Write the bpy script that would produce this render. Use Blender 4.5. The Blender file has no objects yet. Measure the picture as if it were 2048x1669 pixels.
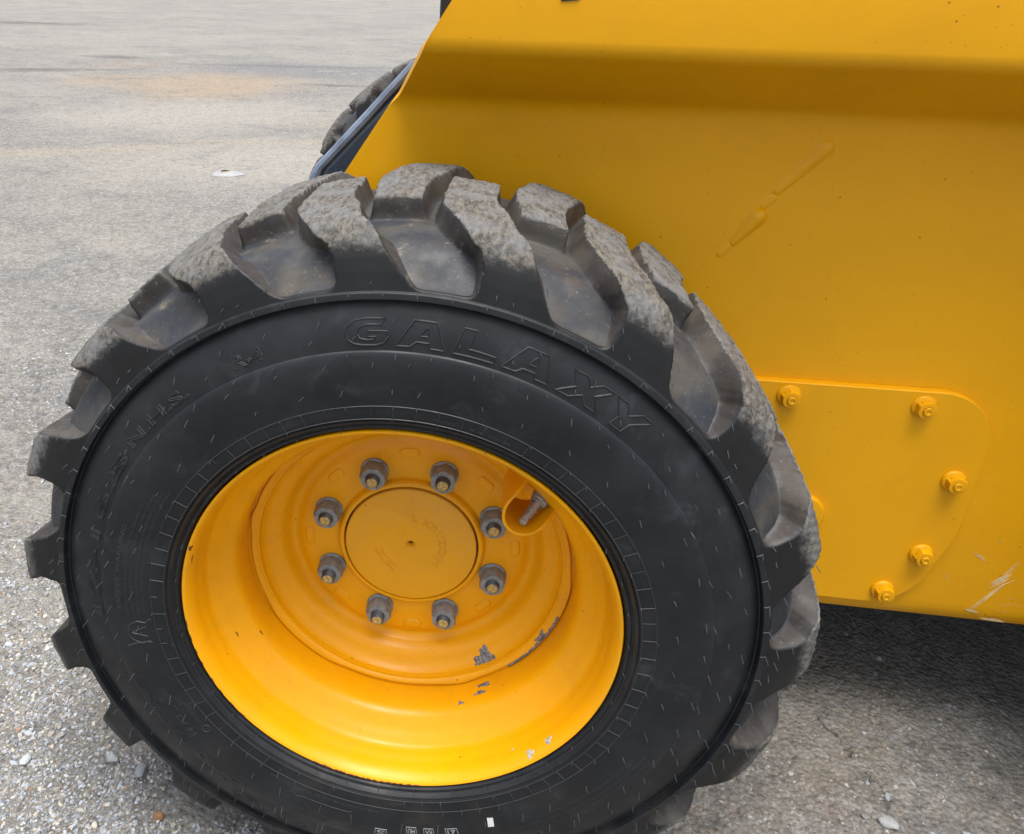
import bpy, math, random
import numpy as np
from mathutils import Vector, Matrix

random.seed(7)
rng = np.random.default_rng(11)
sc = bpy.context.scene
COL = sc.collection
R_ = math.radians

# ------------------------------------------------------------------ camera
cam = bpy.data.cameras.new('camera')
camo = bpy.data.objects.new('camera', cam)
COL.objects.link(camo)
YAW, PITCH, ROLL = -0.12439, -0.39292, 0.02653
f = Vector((math.sin(YAW)*math.cos(PITCH), math.cos(YAW)*math.cos(PITCH), math.sin(PITCH)))
r0 = Vector((math.cos(YAW), -math.sin(YAW), 0))
u0 = r0.cross(f)
r1 = math.cos(ROLL)*r0 + math.sin(ROLL)*u0
u1 = -math.sin(ROLL)*r0 + math.cos(ROLL)*u0
camo.matrix_world = Matrix(((r1.x, u1.x, -f.x, 0.07333), (r1.y, u1.y, -f.y, -0.66274), (r1.z, u1.z, -f.z, 0.61032), (0, 0, 0, 1)))
cam.sensor_width = 36.0
cam.lens = 1687.57/2048*36.0
cam.shift_x = (1024-788.99)/2048
cam.shift_y = (634.19-834.5)/2048
cam.clip_start = 0.02
cam.clip_end = 600
sc.camera = camo
sc.render.resolution_x, sc.render.resolution_y = 1024, 834

# ------------------------------------------------------------------ light
SUN_DIR = Vector((0.05, -0.17, 1.0)).normalized()      # towards the veiled sun: almost overhead
world = bpy.data.worlds.new('World')
sc.world = world
world.use_nodes = True
wn = world.node_tree
wn.nodes.clear()
sky = wn.nodes.new('ShaderNodeTexSky')
sky.sky_type = 'NISHITA'
sky.sun_disc = False
sky.sun_elevation = math.asin(SUN_DIR.z)
sky.sun_rotation = math.atan2(SUN_DIR.x, SUN_DIR.y)
sky.air_density = 1.0
sky.dust_density = 4.0
hs = wn.nodes.new('ShaderNodeHueSaturation')
hs.inputs['Saturation'].default_value = 0.42            # thin cloud: a paler sky
bg = wn.nodes.new('ShaderNodeBackground')
bg.inputs['Strength'].default_value = 0.095
wo = wn.nodes.new('ShaderNodeOutputWorld')
wn.links.new(sky.outputs[0], hs.inputs['Color'])
wn.links.new(hs.outputs[0], bg.inputs['Color'])
wn.links.new(bg.outputs[0], wo.inputs['Surface'])
sl = bpy.data.lights.new('sun', 'SUN')
sl.energy = 1.5
sl.angle = R_(36)
sl.color = (1.0, 0.96, 0.9)
so = bpy.data.objects.new('sun', sl)
so.rotation_euler = SUN_DIR.to_track_quat('Z', 'Y').to_euler()
so.location = (1, 1, 4)
COL.objects.link(so)
vs = sc.view_settings
vs.view_transform = 'Standard'
vs.look = 'None'
vs.gamma = 1.0
vs.use_curve_mapping = False
vs.exposure = 1.52

GZ = -0.412                                             # ground level under the axle

# ------------------------------------------------------------------ node helpers
class NT:
    def __init__(s, name):
        s.m = bpy.data.materials.new(name)
        s.m.use_nodes = True
        s.t = s.m.node_tree
        s.t.nodes.clear()
        s.out = s.n('ShaderNodeOutputMaterial')
        s.b = s.n('ShaderNodeBsdfPrincipled')
        s.t.links.new(s.b.outputs[0], s.out.inputs['Surface'])
        s.tc = s.n('ShaderNodeTexCoord')
    def n(s, k, **kw):
        x = s.t.nodes.new(k)
        for a, v in kw.items(): setattr(x, a, v)
        return x
    def put(s, sock, v):
        if hasattr(v, 'is_output') or isinstance(v, bpy.types.NodeSocket): s.t.links.new(v, sock)
        elif isinstance(v, (tuple, list)) and sock.type == 'RGBA' and len(v) == 3: sock.default_value = (*v, 1)
        else: sock.default_value = v
    def math(s, op, a, b=0.0, c=None, clamp=False):
        x = s.n('ShaderNodeMath', operation=op); x.use_clamp = clamp
        s.put(x.inputs[0], a); s.put(x.inputs[1], b)
        if c is not None: s.put(x.inputs[2], c)
        return x.outputs[0]
    def obj(s): return s.tc.outputs['Object']
    def mapping(s, v, loc=(0,0,0), rot=(0,0,0), scale=(1,1,1), kind='POINT'):
        x = s.n('ShaderNodeMapping', vector_type=kind)
        s.put(x.inputs['Vector'], v); x.inputs['Location'].default_value = loc
        x.inputs['Rotation'].default_value = rot; x.inputs['Scale'].default_value = scale
        return x.outputs[0]
    def noise(s, v, scale, detail=3, rough=0.55, dist=0.0):
        x = s.n('ShaderNodeTexNoise'); s.put(x.inputs['Vector'], v)
        x.inputs['Scale'].default_value = scale; x.inputs['Detail'].default_value = detail
        x.inputs['Roughness'].default_value = rough; x.inputs['Distortion'].default_value = dist
        return x.outputs['Fac']
    def voro(s, v, scale, feature='F1', rnd=1.0):
        x = s.n('ShaderNodeTexVoronoi', feature=feature); s.put(x.inputs['Vector'], v)
        x.inputs['Scale'].default_value = scale; x.inputs['Randomness'].default_value = rnd
        return x
    def ramp(s, v, a, b, lo=0.0, hi=1.0, smooth=True):
        x = s.n('ShaderNodeMapRange'); x.interpolation_type = 'SMOOTHSTEP' if smooth else 'LINEAR'
        s.put(x.inputs['Value'], v)
        for k, q in zip(('From Min', 'From Max', 'To Min', 'To Max'), (a, b, lo, hi)): x.inputs[k].default_value = q
        return x.outputs[0]
    def mix(s, fac, a, b, blend='MIX'):
        x = s.n('ShaderNodeMix', data_type='RGBA', blend_type=blend)
        s.put(x.inputs[0], fac); s.put(x.inputs[6], a); s.put(x.inputs[7], b)
        return x.outputs[2]
    def bump(s, h, strength, dist, normal=None):
        x = s.n('ShaderNodeBump'); s.put(x.inputs['Height'], h)
        x.inputs['Strength'].default_value = strength; x.inputs['Distance'].default_value = dist
        if normal is not None: s.put(x.inputs['Normal'], normal)
        return x.outputs[0]
    def sep(s, v):
        x = s.n('ShaderNodeSeparateColor'); s.put(x.inputs[0], v); return x.outputs
    def attr(s, name):
        x = s.n('ShaderNodeAttribute'); x.attribute_name = name; return x
    def set(s, **kw):
        for k, v in kw.items(): s.put(s.b.inputs[k.replace('_', ' ')], v)

def paint_material(name, base, rough=0.36, speck=True, dust=0.0, grime=0.16):
    m = NT(name); o = m.obj()
    col = m.mix(m.ramp(m.noise(o, 5, 3), 0.35, 0.7), base, tuple(c*k for c, k in zip(base, (0.93, 0.92, 0.9))))
    if dust:
        d = m.math('MULTIPLY', m.ramp(m.noise(o, 9, 5, 0.65), 0.45, 0.8), dust)
        col = m.mix(d, col, (0.42, 0.33, 0.2))
    if grime:
        g = m.math('MULTIPLY', m.ramp(m.noise(o, 13, 7, 0.72, 0.5), 0.46, 0.72), grime)
        col = m.mix(g, col, (0.30, 0.155, 0.02))
        col = m.mix(m.math('MULTIPLY', m.ramp(m.noise(m.mapping(o, scale=(1, 1, 0.12)), 150, 4, 0.7), 0.60, 0.74), grime*0.5), col, (0.33, 0.19, 0.05))
    if speck:
        for sc_, th, rr in ((95, 0.10, 0.35), (230, 0.13, 0.45)):
            v = m.voro(o, sc_)
            c = m.sep(v.outputs['Color'])
            hit = m.math('MULTIPLY', m.math('LESS_THAN', v.outputs['Distance'], th), m.math('MULTIPLY', m.math('LESS_THAN', c[0], rr*0.16), m.math('GREATER_THAN', m.noise(o, 7, 4, 0.7), 0.49)))
            col = m.mix(m.math('MULTIPLY', hit, 0.7), col, (0.09, 0.05, 0.015))
    h1 = m.noise(o, 900, 2); h2 = m.noise(o, 60, 2)
    n = m.bump(h1, 0.12, 0.0006)
    n = m.bump(h2, 0.06, 0.004, n)
    m.set(Base_Color=col, Roughness=m.ramp(m.noise(o, 25, 4), 0.3, 0.75, rough-0.05, rough+0.1), Normal=n)
    m.b.inputs['Specular IOR Level'].default_value = 0.30
    return m.m

YEL = (0.74, 0.352, 0.001)
M_BODY = paint_material('yellow_body_paint', YEL, 0.42, grime=0.06)
M_RIM = paint_material('yellow_rim_paint', (0.78, 0.350, 0.001), 0.33, dust=0.02)
M_CAP = paint_material('yellow_cap_paint', (0.72, 0.355, 0.010), 0.5, dust=0.2)

def rubber(name, kind):
    m = NT(name); o = m.obj()
    big = m.noise(o, 14, 5, 0.6)
    fine = m.noise(o, 420, 3, 0.6)
    base = m.mix(m.ramp(big, 0.38, 0.72), *(((0.0062, 0.0080, 0.0105), (0.0130, 0.0155, 0.0190)) if kind == 'side' else ((0.0050, 0.0057, 0.0066), (0.0095, 0.0102, 0.0112))))
    rough = m.ramp(m.noise(o, 30, 4), 0.3, 0.7, 0.42, 0.6)
    n = m.bump(fine, 0.15, 0.0006)
    if kind == 'side':
        sm = m.ramp(m.noise(m.mapping(o, scale=(1, 1, 1)), 22, 7, 0.75, 0.6), 0.52, 0.74)
        base = m.mix(m.math('MULTIPLY', sm, 0.22), base, (0.085, 0.095, 0.105))
        ps = m.ramp(m.noise(o, 380, 3, 0.7), 0.66, 0.76)
        base = m.mix(m.math('MULTIPLY', m.math('MULTIPLY', ps, sm), 0.35), base, (0.22, 0.20, 0.17))
        pz = m.n('ShaderNodeSeparateXYZ'); m.put(pz.inputs[0], o)
        low = m.ramp(pz.outputs['Z'], -0.10, -0.36)      # road dirt on the lowest part of the sidewall
        dm = m.math('MULTIPLY', low, m.ramp(m.noise(o, 18, 6, 0.7), 0.40, 0.75))
        base = m.mix(m.math('MULTIPLY', dm, 0.30), base, (0.11, 0.085, 0.06))
    else:
        at = m.sep(m.attr('tread').outputs['Color'])
        wear, wall, steep = at[0], at[1], at[2]
        # recessed rubber: brownish film on walls, bluish sky sheen painted into floors, dried mud flecks
        brown = m.ramp(m.noise(o, 26, 5, 0.6), 0.46, 0.70)
        wallc = m.mix(brown, (0.026, 0.030, 0.038), (0.048, 0.041, 0.036))
        wallc = m.mix(m.math('MULTIPLY', steep, 0.75), wallc, (0.045, 0.036, 0.030))
        film = m.ramp(m.noise(o, 17, 5, 0.6), 0.44, 0.62)
        wallc = m.mix(m.math('MULTIPLY', film, 0.30), wallc, (0.14, 0.125, 0.10))
        base = m.mix(m.math('MULTIPLY', wall, 0.85), base, wallc)
        spk = m.ramp(m.noise(o, 260, 3, 0.7), 0.60, 0.74)
        mud = m.ramp(m.noise(o, 30, 7, 0.72, 0.8), 0.60, 0.70)
        base = m.mix(m.math('MULTIPLY', m.math('MULTIPLY', wall, spk), 0.30), base, (0.30, 0.26, 0.20))
        base = m.mix(m.math('MULTIPLY', m.math('MULTIPLY', wall, mud), 0.45), base, (0.26, 0.21, 0.145))
        # contact faces: abraded, grey-tan, fibrous
        st = m.mapping(o, scale=(1.0, 0.35, 1.0))
        fib = m.noise(st, 210, 7, 0.72, 0.4)
        pat = m.noise(o, 34, 5, 0.65)
        wc = m.mix(m.ramp(fib, 0.36, 0.64), (0.044, 0.041, 0.038), (0.150, 0.137, 0.116))
        wc = m.mix(m.ramp(pat, 0.42, 0.62), wc, m.mix(0.55, wc, (0.14, 0.145, 0.155)))
        wm = m.math('SUBTRACT', m.math('ADD', wear, m.math('MULTIPLY', m.math('SUBTRACT', m.noise(o, 75, 6, 0.75), 0.5), 1.5)), 0.0)
        wm = m.math('MULTIPLY', m.ramp(wm, 0.20, 0.85), m.ramp(wear, 0.02, 0.3))
        base = m.mix(wm, base, wc)
        rough = m.mix(wm, m.mix(wall, rough, m.ramp(m.noise(o, 40, 4), 0.3, 0.7, 0.50, 0.68)), (0.9, 0.9, 0.9))
        hh = m.math('MULTIPLY', fib, wm)
        n = m.bump(hh, 0.40, 0.0016, n)
        n = m.bump(m.math('MULTIPLY', m.noise(o, 90, 4, 0.7), wm), 0.22, 0.003, n)
        n = m.bump(m.noise(o, 45, 3), 0.08, 0.004, n)
    m.set(Base_Color=base, Roughness=rough, Normal=n)
    m.b.inputs['Specular IOR Level'].default_value = 0.36
    return m.m
M_SIDE = rubber('sidewall_rubber', 'side')
M_TREAD = rubber('tread_rubber', 'tread')

def simple(name, col, rough, metal=0.0, var=0.3, scale=60, spec=0.5):
    m = NT(name); o = m.obj()
    nz = m.noise(o, scale, 5, 0.65)
    c = m.mix(m.ramp(nz, 0.3, 0.7), tuple(x*(1-var) for x in col), tuple(min(1, x*(1+var)) for x in col))
    m.set(Base_Color=c, Roughness=m.ramp(nz, 0.3, 0.7, rough-0.08, rough+0.08), Metallic=metal, Normal=m.bump(m.noise(o, scale*8, 3), 0.2, 0.0006))
    m.b.inputs['Specular IOR Level'].default_value = spec
    return m.m
M_MOULD = simple('moulded_rubber_edge', (0.017, 0.0195, 0.0225), 0.55, var=0.15, spec=0.3)
M_LINE = simple('moulded_rubber_line', (0.026, 0.029, 0.033), 0.42, var=0.15)
M_HAIR = simple('rubber_hair', (0.040, 0.044, 0.048), 0.6, var=0.2, spec=0.3)
M_ZINC = simple('zinc_nut', (0.185, 0.20, 0.20), 0.5, metal=0.0, var=0.35, scale=120)
M_STUD = simple('dark_stud_thread', (0.075, 0.08, 0.085), 0.4, metal=0.5)
M_STUDEND = simple('dirty_stud_end', (0.40, 0.29, 0.10), 0.6, var=0.45, scale=220)
M_VALVE = simple('tarnished_valve_metal', (0.36, 0.35, 0.33), 0.35, metal=0.35, var=0.3, scale=200)
M_CHIP = simple('bare_chipped_metal', (0.17, 0.165, 0.16), 0.55, metal=0.15, var=0.7, scale=330)
M_CHIP2 = simple('bare_chip_light', (0.36, 0.35, 0.31), 0.6, var=0.5, scale=330)
M_RUST = simple('rust', (0.13, 0.042, 0.012), 0.8, var=0.5, scale=250)
M_SCR = simple('paint_scratch_white', (0.50, 0.40, 0.22), 0.6, var=0.3, scale=120)
M_SLATE = simple('slate_blue_gloss_paint', (0.030, 0.042, 0.062), 0.26, var=0.2, scale=12, spec=0.6)
M_LIP = simple('pale_slate_sky_sheen', (0.15, 0.19, 0.26), 0.6, var=0.3, scale=30)  # sky reflection on the rounded guard edge, put into a paler colour
M_BLACK = simple('black_plastic', (0.012, 0.012, 0.014), 0.4)
M_UNDER = simple('dark_underbody', (0.02, 0.02, 0.02), 0.7)
M_STICK = simple('white_sticker_paper', (0.62, 0.62, 0.60), 0.6, var=0.1)
M_MARK = simple('white_ink_mark', (0.26, 0.27, 0.27), 0.6, var=0.3, scale=300)
M_WHITE = simple('white_paper', (0.27, 0.28, 0.29), 0.6, var=0.06, scale=40)
M_BROWN = simple('brown_inside', (0.24, 0.18, 0.10), 0.7, var=0.3)

# ------------------------------------------------------------------ object helpers
def mesh_obj(name, verts, faces, mat, parent=None, smooth=True, angle=None):
    me = bpy.data.meshes.new(name)
    verts = np.asarray(verts, dtype=np.float32)
    if isinstance(faces, np.ndarray):
        nf, k = faces.shape
        me.vertices.add(len(verts)); me.vertices.foreach_set('co', verts.ravel())
        me.loops.add(nf*k); me.loops.foreach_set('vertex_index', faces.astype(np.int32).ravel())
        me.polygons.add(nf); me.polygons.foreach_set('loop_start', np.arange(0, nf*k, k, dtype=np.int32))
        me.polygons.foreach_set('loop_total', np.full(nf, k, dtype=np.int32))
        me.update(calc_edges=True)
        me.validate()
    else:
        me.from_pydata([tuple(map(float, v)) for v in verts], [], faces)
        me.update()
    if mat: me.materials.append(mat)
    me.polygons.foreach_set('use_smooth', [smooth]*len(me.polygons))
    if smooth and angle:
        me.set_sharp_from_angle(angle=R_(angle))
    o = bpy.data.objects.new(name, me)
    COL.objects.link(o)
    if parent: o.parent = parent
    return o

def tag(o, label=None, cat=None, group=None, kind=None):
    if label: o['label'] = label
    if cat: o['category'] = cat
    if group: o['group'] = group
    if kind: o['kind'] = kind
    return o

def lathe(name, prof, mat, parent=None, n=240, a0=0, a1=2*math.pi, center=(0, 0), angle=40, smooth=True):
    """prof: list of (Y, R); axis along Y through center (x, z)."""
    prof = np.asarray(prof, float)
    closed = abs(a1-a0-2*math.pi) < 1e-6
    th = np.linspace(a0, a1, n, endpoint=not closed)
    T, P = np.meshgrid(th, np.arange(len(prof)), indexing='ij')
    Rr = prof[P, 1]; Y = prof[P, 0]
    V = np.stack([center[0]+Rr*np.cos(T), Y, center[1]+Rr*np.sin(T)], -1).reshape(-1, 3)
    m = len(prof); F = []
    i = np.arange(n if closed else n-1)[:, None]; j = np.arange(m-1)[None]
    i2 = (i+1) % n
    F = np.stack([i*m+j, i*m+j+1, i2*m+j+1, i2*m+j], -1).reshape(-1, 4)
    return mesh_obj(name, V, F, mat, parent, smooth, angle)

def tube_geo(pts, r, closed=False, k=5):
    pts = [Vector(p) for p in pts]
    n = len(pts); V = []; F = []
    for i, p in enumerate(pts):
        a = pts[(i-1) % n] if (closed or i > 0) else p
        b = pts[(i+1) % n] if (closed or i < n-1) else p
        d = (b-a)
        d = d.normalized() if d.length > 1e-9 else Vector((0, 0, 1))
        up = Vector((0, 1, 0)) if abs(d.y) < 0.9 else Vector((1, 0, 0))
        s = d.cross(up).normalized(); t = s.cross(d)
        rr = r[i] if isinstance(r, (list, tuple)) else r
        for q in range(k):
            ang = 2*math.pi*q/k
            V.append(p+s*math.cos(ang)*rr+t*math.sin(ang)*rr)
    m = n if closed else n-1
    for i in range(m):
        j = (i+1) % n
        for q in range(k):
            F.append([i*k+q, i*k+(q+1) % k, j*k+(q+1) % k, j*k+q])
    if not closed:
        F.append([q for q in range(k)][::-1]); F.append([(n-1)*k+q for q in range(k)])
    return V, F

class Bag:
    def __init__(s): s.V = []; s.F = []
    def add(s, V, F):
        o = len(s.V); s.V += [tuple(v) for v in V]; s.F += [[i+o for i in q] for q in F]; return s
    def tube(s, *a, **k): return s.add(*tube_geo(*a, **k))
    def build(s, name, mat, parent=None, smooth=True, angle=35):
        return mesh_obj(name, s.V, s.F, mat, parent, smooth, angle)

def pol(a_deg, R, Y): 
    a = R_(a_deg); return Vector((R*math.cos(a), Y, R*math.sin(a)))

# ------------------------------------------------------------------ the ground
def ground_material():
    m = NT('gravelly_asphalt'); o = m.obj()
    n0 = m.noise(o, 0.9, 6, 0.65); n1 = m.noise(o, 3.2, 6, 0.65); n2 = m.noise(o, 42, 6, 0.7); n3 = m.noise(o, 310, 4, 0.75)
    col = m.mix(m.ramp(n1, 0.32, 0.68), (0.225, 0.22, 0.212), (0.31, 0.302, 0.285))
    col = m.mix(m.ramp(n0, 0.44, 0.60), col, (0.35, 0.335, 0.295))
    # aggregate: voronoi cells of several sizes with their own tint
    for s_, w in ((62, 0.40), (135, 0.55), (300, 0.55)):
        v = m.voro(o, s_); c = m.sep(v.outputs['Color'])
        tint = m.mix(m.ramp(c[0], 0.0, 1.0, smooth=False), (0.12, 0.12, 0.122), (0.52, 0.515, 0.50))
        tint = m.mix(m.math('GREATER_THAN', c[1], 0.88), tint, (0.38, 0.27, 0.18))
        inside = m.ramp(v.outputs['Distance'], 0.34, 0.62, 1, 0)
        sel = m.math('GREATER_THAN', c[2], 0.45)
        col = m.mix(m.math('MULTIPLY', m.math('MULTIPLY', inside, sel), w), col, tint)
        dk = m.ramp(v.outputs['Distance'], 0.55, 0.85)
        col = m.mix(m.math('MULTIPLY', dk, 0.18), col, (0.09, 0.085, 0.08))
    col = m.mix(m.ramp(n2, 0.30, 0.75, 0.0, 0.35), col, (0.33, 0.30, 0.25))
    # cement-coloured dust drifts, tan smears and dark hairline cracks
    def blob(cx, cy, ax, ay, rot, edge=0.35, nz=0.5):
        v = m.mapping(o, loc=(cx, cy, GZ), rot=(0, 0, rot), scale=(ax, ay, 1.0), kind='TEXTURE')
        x = m.n('ShaderNodeVectorMath', operation='LENGTH'); m.put(x.inputs[0], v)
        d = m.math('ADD', x.outputs['Value'], m.math('MULTIPLY', m.math('SUBTRACT', m.noise(v, 2.2, 5, 0.65), 0.5), nz*2))
        return m.ramp(d, edge, 1.15, 1.0, 0.0)
    TAN = (0.40, 0.31, 0.21); PALE = (0.42, 0.395, 0.345)
    for (cx, cy, ax, ay, rot, c, k) in (
            (-2.55, 6.9, 0.95, 1.1, 0.1, TAN, 0.85), (-3.5, 6.9, 0.6, 0.55, 0.0, TAN, 0.6),
            (-1.1, 5.3, 0.8, 0.35, 0.1, TAN, 0.30), (-2.2, 5.3, 1.3, 0.8, 0.3, PALE, 0.8), (-1.2, 3.9, 1.1, 0.7, 0.3, PALE, 0.8),
            (-1.6, 2.2, 0.5, 0.25, 0.3, PALE, 0.35), (-4.5, 6.0, 1.2, 0.4, 0.4, PALE, 0.4),
            (-5.5, 11.0, 3.0, 1.4, 0.5, PALE, 0.3), (-3.9, 8.2, 0.6, 0.5, 0.5, (0.30, 0.25, 0.21), 0.5), (-0.62, 0.42, 0.22, 0.10, 0.5, PALE, 0.35),
            (0.62, 0.36, 0.25, 0.12, 0.9, (0.33, 0.29, 0.23), 0.5)):
        col = m.mix(m.math('MULTIPLY', blob(cx, cy, ax, ay, rot), k), col, c)
    # curved tan tyre streak
    xyz = m.n('ShaderNodeSeparateXYZ'); m.put(xyz.inputs[0], o)
    ln = m.math('SUBTRACT', xyz.outputs['Y'], m.math('ADD', m.math('MULTIPLY', xyz.outputs['X'], 0.50), 5.12))
    ln = m.math('ADD', ln, m.math('MULTIPLY', m.math('SUBTRACT', m.noise(o, 1.3, 4), 0.5), 0.45))
    streak = m.ramp(m.math('ABSOLUTE', ln), 0.03, 0.17, 1, 0)
    streak = m.math('MULTIPLY', streak, m.ramp(xyz.outputs['X'], -3.9, -2.6))
    streak = m.math('MULTIPLY', streak, m.ramp(xyz.outputs['X'], -0.1, -0.9))
    col = m.mix(m.math('MULTIPLY', streak, 0.5), col, (0.43, 0.365, 0.27))
    for (cx, cy, ax, ay, rot) in ((-4.35, 8.8, 0.55, 0.10, -0.1), (-8.0, 13.4, 1.6, 0.18, 0.1), (-2.2, 8.6, 1.6, 0.06, 0.16),
                                  (-1.5, 7.2, 0.45, 0.045, 0.1), (-4.6, 7.4, 0.8, 0.10, 0.3), (-4.0, 7.6, 0.5, 0.03, 0.45)):
        col = m.mix(m.math('MULTIPLY', blob(cx, cy, ax, ay*2.2, rot, 0.0, 1.25), 0.75), col, (0.075, 0.07, 0.068))
    bl = blob(-2.1, 8.3, 1.5, 0.9, 0.1, 0.3, 0.35)
    col = m.mix(m.math('MULTIPLY', bl, 0.6), col, (0.17, 0.175, 0.19))
    bp = m.noise(m.mapping(o, scale=(1, 1.3, 1)), 2.1, 6, 0.7, 0.8)
    col = m.mix(m.ramp(bp, 0.53, 0.66, 0.0, 0.45), col, (0.17, 0.175, 0.19))
    col = m.mix(m.ramp(bp, 0.32, 0.45, 0.45, 0.0), col, (0.44, 0.42, 0.375))
    gr_ = m.noise(o, 62, 3, 0.85)
    col = m.mix(m.ramp(gr_, 0.52, 0.66, 0.0, 0.55), col, (0.10, 0.10, 0.105))
    col = m.mix(m.ramp(gr_, 0.36, 0.47, 0.55, 0.0), col, (0.52, 0.515, 0.50))
    fg = m.noise(o, 17, 6, 0.75)
    col = m.mix(m.ramp(fg, 0.50, 0.66, 0.0, 0.35), col, (0.15, 0.15, 0.155))
    col = m.mix(m.ramp(fg, 0.34, 0.46, 0.30, 0.0), col, (0.42, 0.41, 0.39))
    # one ragged crack in the asphalt beside the wheel
    wv = m.mapping(o, loc=(0.60, 0.34, GZ), rot=(0, 0, -1.13), scale=(1, 1, 1), kind='TEXTURE')
    w2 = m.n('ShaderNodeSeparateXYZ'); m.put(w2.inputs[0], wv)
    cr = m.math('ADD', w2.outputs['Y'], m.math('MULTIPLY', m.math('SUBTRACT', m.noise(o, 9, 6, 0.7), 0.5), 0.10))
    crack = m.math('MULTIPLY', m.ramp(m.math('ABSOLUTE', cr), 0.0005, 0.0055, 1, 0), m.ramp(m.noise(o, 30, 5, 0.75), 0.46, 0.60))
    crack = m.math('MULTIPLY', crack, m.ramp(xyz.outputs['X'], 0.30, 0.38))
    col = m.mix(m.math('MULTIPLY', crack, 0.55), col, (0.06, 0.056, 0.05))
    hv1 = m.voro(o, 135)
    h = m.math('MULTIPLY', hv1.outputs['Distance'], -1.0)
    h = m.math('ADD', h, m.math('MULTIPLY', n3, 0.6))
    h = m.math('SUBTRACT', h, m.math('MULTIPLY', crack, 1.2))
    n = m.bump(h, 0.95, 0.008)
    n = m.bump(n2, 0.4, 0.015, n)
    col = m.mix(1.0, col, (0.80, 0.795, 0.79), 'MULTIPLY')
    m.set(Base_Color=col, Roughness=0.88, Normal=n)
    m.b.inputs['Specular IOR Level'].default_value = 0.3
    return m.m
M_GROUND = ground_material()

def ground_height(x, y):
    h = (np.sin(x*3.1+1.3)*np.cos(y*2.7+.4)*0.0035 + np.sin(x*9.3+y*6.1)*0.0016 + np.sin(x*17-y*21+2)*0.0010
         + np.sin(x*41+y*13)*0.0006)
    fall = np.clip((14-np.hypot(x, y))/6, 0, 1)
    return GZ + h*fall
xs = np.concatenate([-np.geomspace(260, 3.05, 26), np.linspace(-3, 3, 201), np.geomspace(3.05, 260, 26)])
ys = np.concatenate([-np.geomspace(60, 2.05, 16), np.linspace(-2, 6, 201), np.geomspace(6.1, 420, 30)])
X, Y = np.meshgrid(xs, ys, indexing='ij')
V = np.stack([X, Y, ground_height(X, Y)], -1).reshape(-1, 3)
nx, ny = len(xs), len(ys)
i, j = np.meshgrid(np.arange(nx-1), np.arange(ny-1), indexing='ij')
F = np.stack([i*ny+j, (i+1)*ny+j, (i+1)*ny+j+1, i*ny+j+1], -1).reshape(-1, 4)
tag(mesh_obj('ground', V, F, M_GROUND), 'grey gravelly asphalt yard with tan dust streaks', kind='structure')

# ------------------------------------------------------------------ stones
def ico(sub):
    import bmesh
    b = bmesh.new(); bmesh.ops.create_icosphere(b, subdivisions=sub, radius=1.0)
    v = np.array([x.co[:] for x in b.verts]); fc = np.array([[q.index for q in p.verts] for p in b.faces]); b.free()
    return v, fc
def stone_material():
    m = NT('stone'); o = m.obj()
    c = m.attr('stone_color').outputs['Color']
    nz = m.noise(o, 420, 4, 0.7)
    col = m.mix(m.ramp(nz, 0.3, 0.75), m.mix(0.4, c, (0.12, 0.12, 0.12)), c)
    m.set(Base_Color=col, Roughness=0.75, Normal=m.bump(nz, 0.5, 0.0012))
    return m.m
M_STONE = stone_material()
def stone_colors(n):
    k = rng.random(n); g = 0.13+0.38*rng.random(n)**1.05
    c = np.stack([g, g*1.0, g*1.0], -1)
    blue = k < 0.42; c[blue] *= np.array([0.90, 0.98, 1.10])
    warm = (k > 0.72); c[warm] *= np.array([1.12, 1.02, 0.86])
    org = k > 0.990; c[org] = np.array([0.26, 0.15, 0.08])*(0.7+0.6*rng.random((org.sum(), 1)))
    dk = (k > 0.60) & (k < 0.66); c[dk] *= 0.5
    wh = (k > 0.66) & (k < 0.70); c[wh] = 0.42+0.1*rng.random((wh.sum(), 1))
    return np.clip(c, 0, 0.75)
def rot_mats(n, tilt=0.5):
    a = rng.random(n)*2*np.pi; bx = (rng.random(n)-.5)*2*tilt; by = (rng.random(n)-.5)*2*tilt
    ca, sa = np.cos(a), np.sin(a); cb, sb = np.cos(bx), np.sin(bx); cc, s2 = np.cos(by), np.sin(by)
    Z = np.zeros((n, 3, 3)); Z[:, 0, 0] = ca; Z[:, 0, 1] = -sa; Z[:, 1, 0] = sa; Z[:, 1, 1] = ca; Z[:, 2, 2] = 1
    Xm = np.zeros((n, 3, 3)); Xm[:, 0, 0] = 1; Xm[:, 1, 1] = cb; Xm[:, 1, 2] = -sb; Xm[:, 2, 1] = sb; Xm[:, 2, 2] = cb
    Ym = np.zeros((n, 3, 3)); Ym[:, 1, 1] = 1; Ym[:, 0, 0] = cc; Ym[:, 0, 2] = s2; Ym[:, 2, 0] = -s2; Ym[:, 2, 2] = cc
    return Xm@Ym@Z
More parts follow.
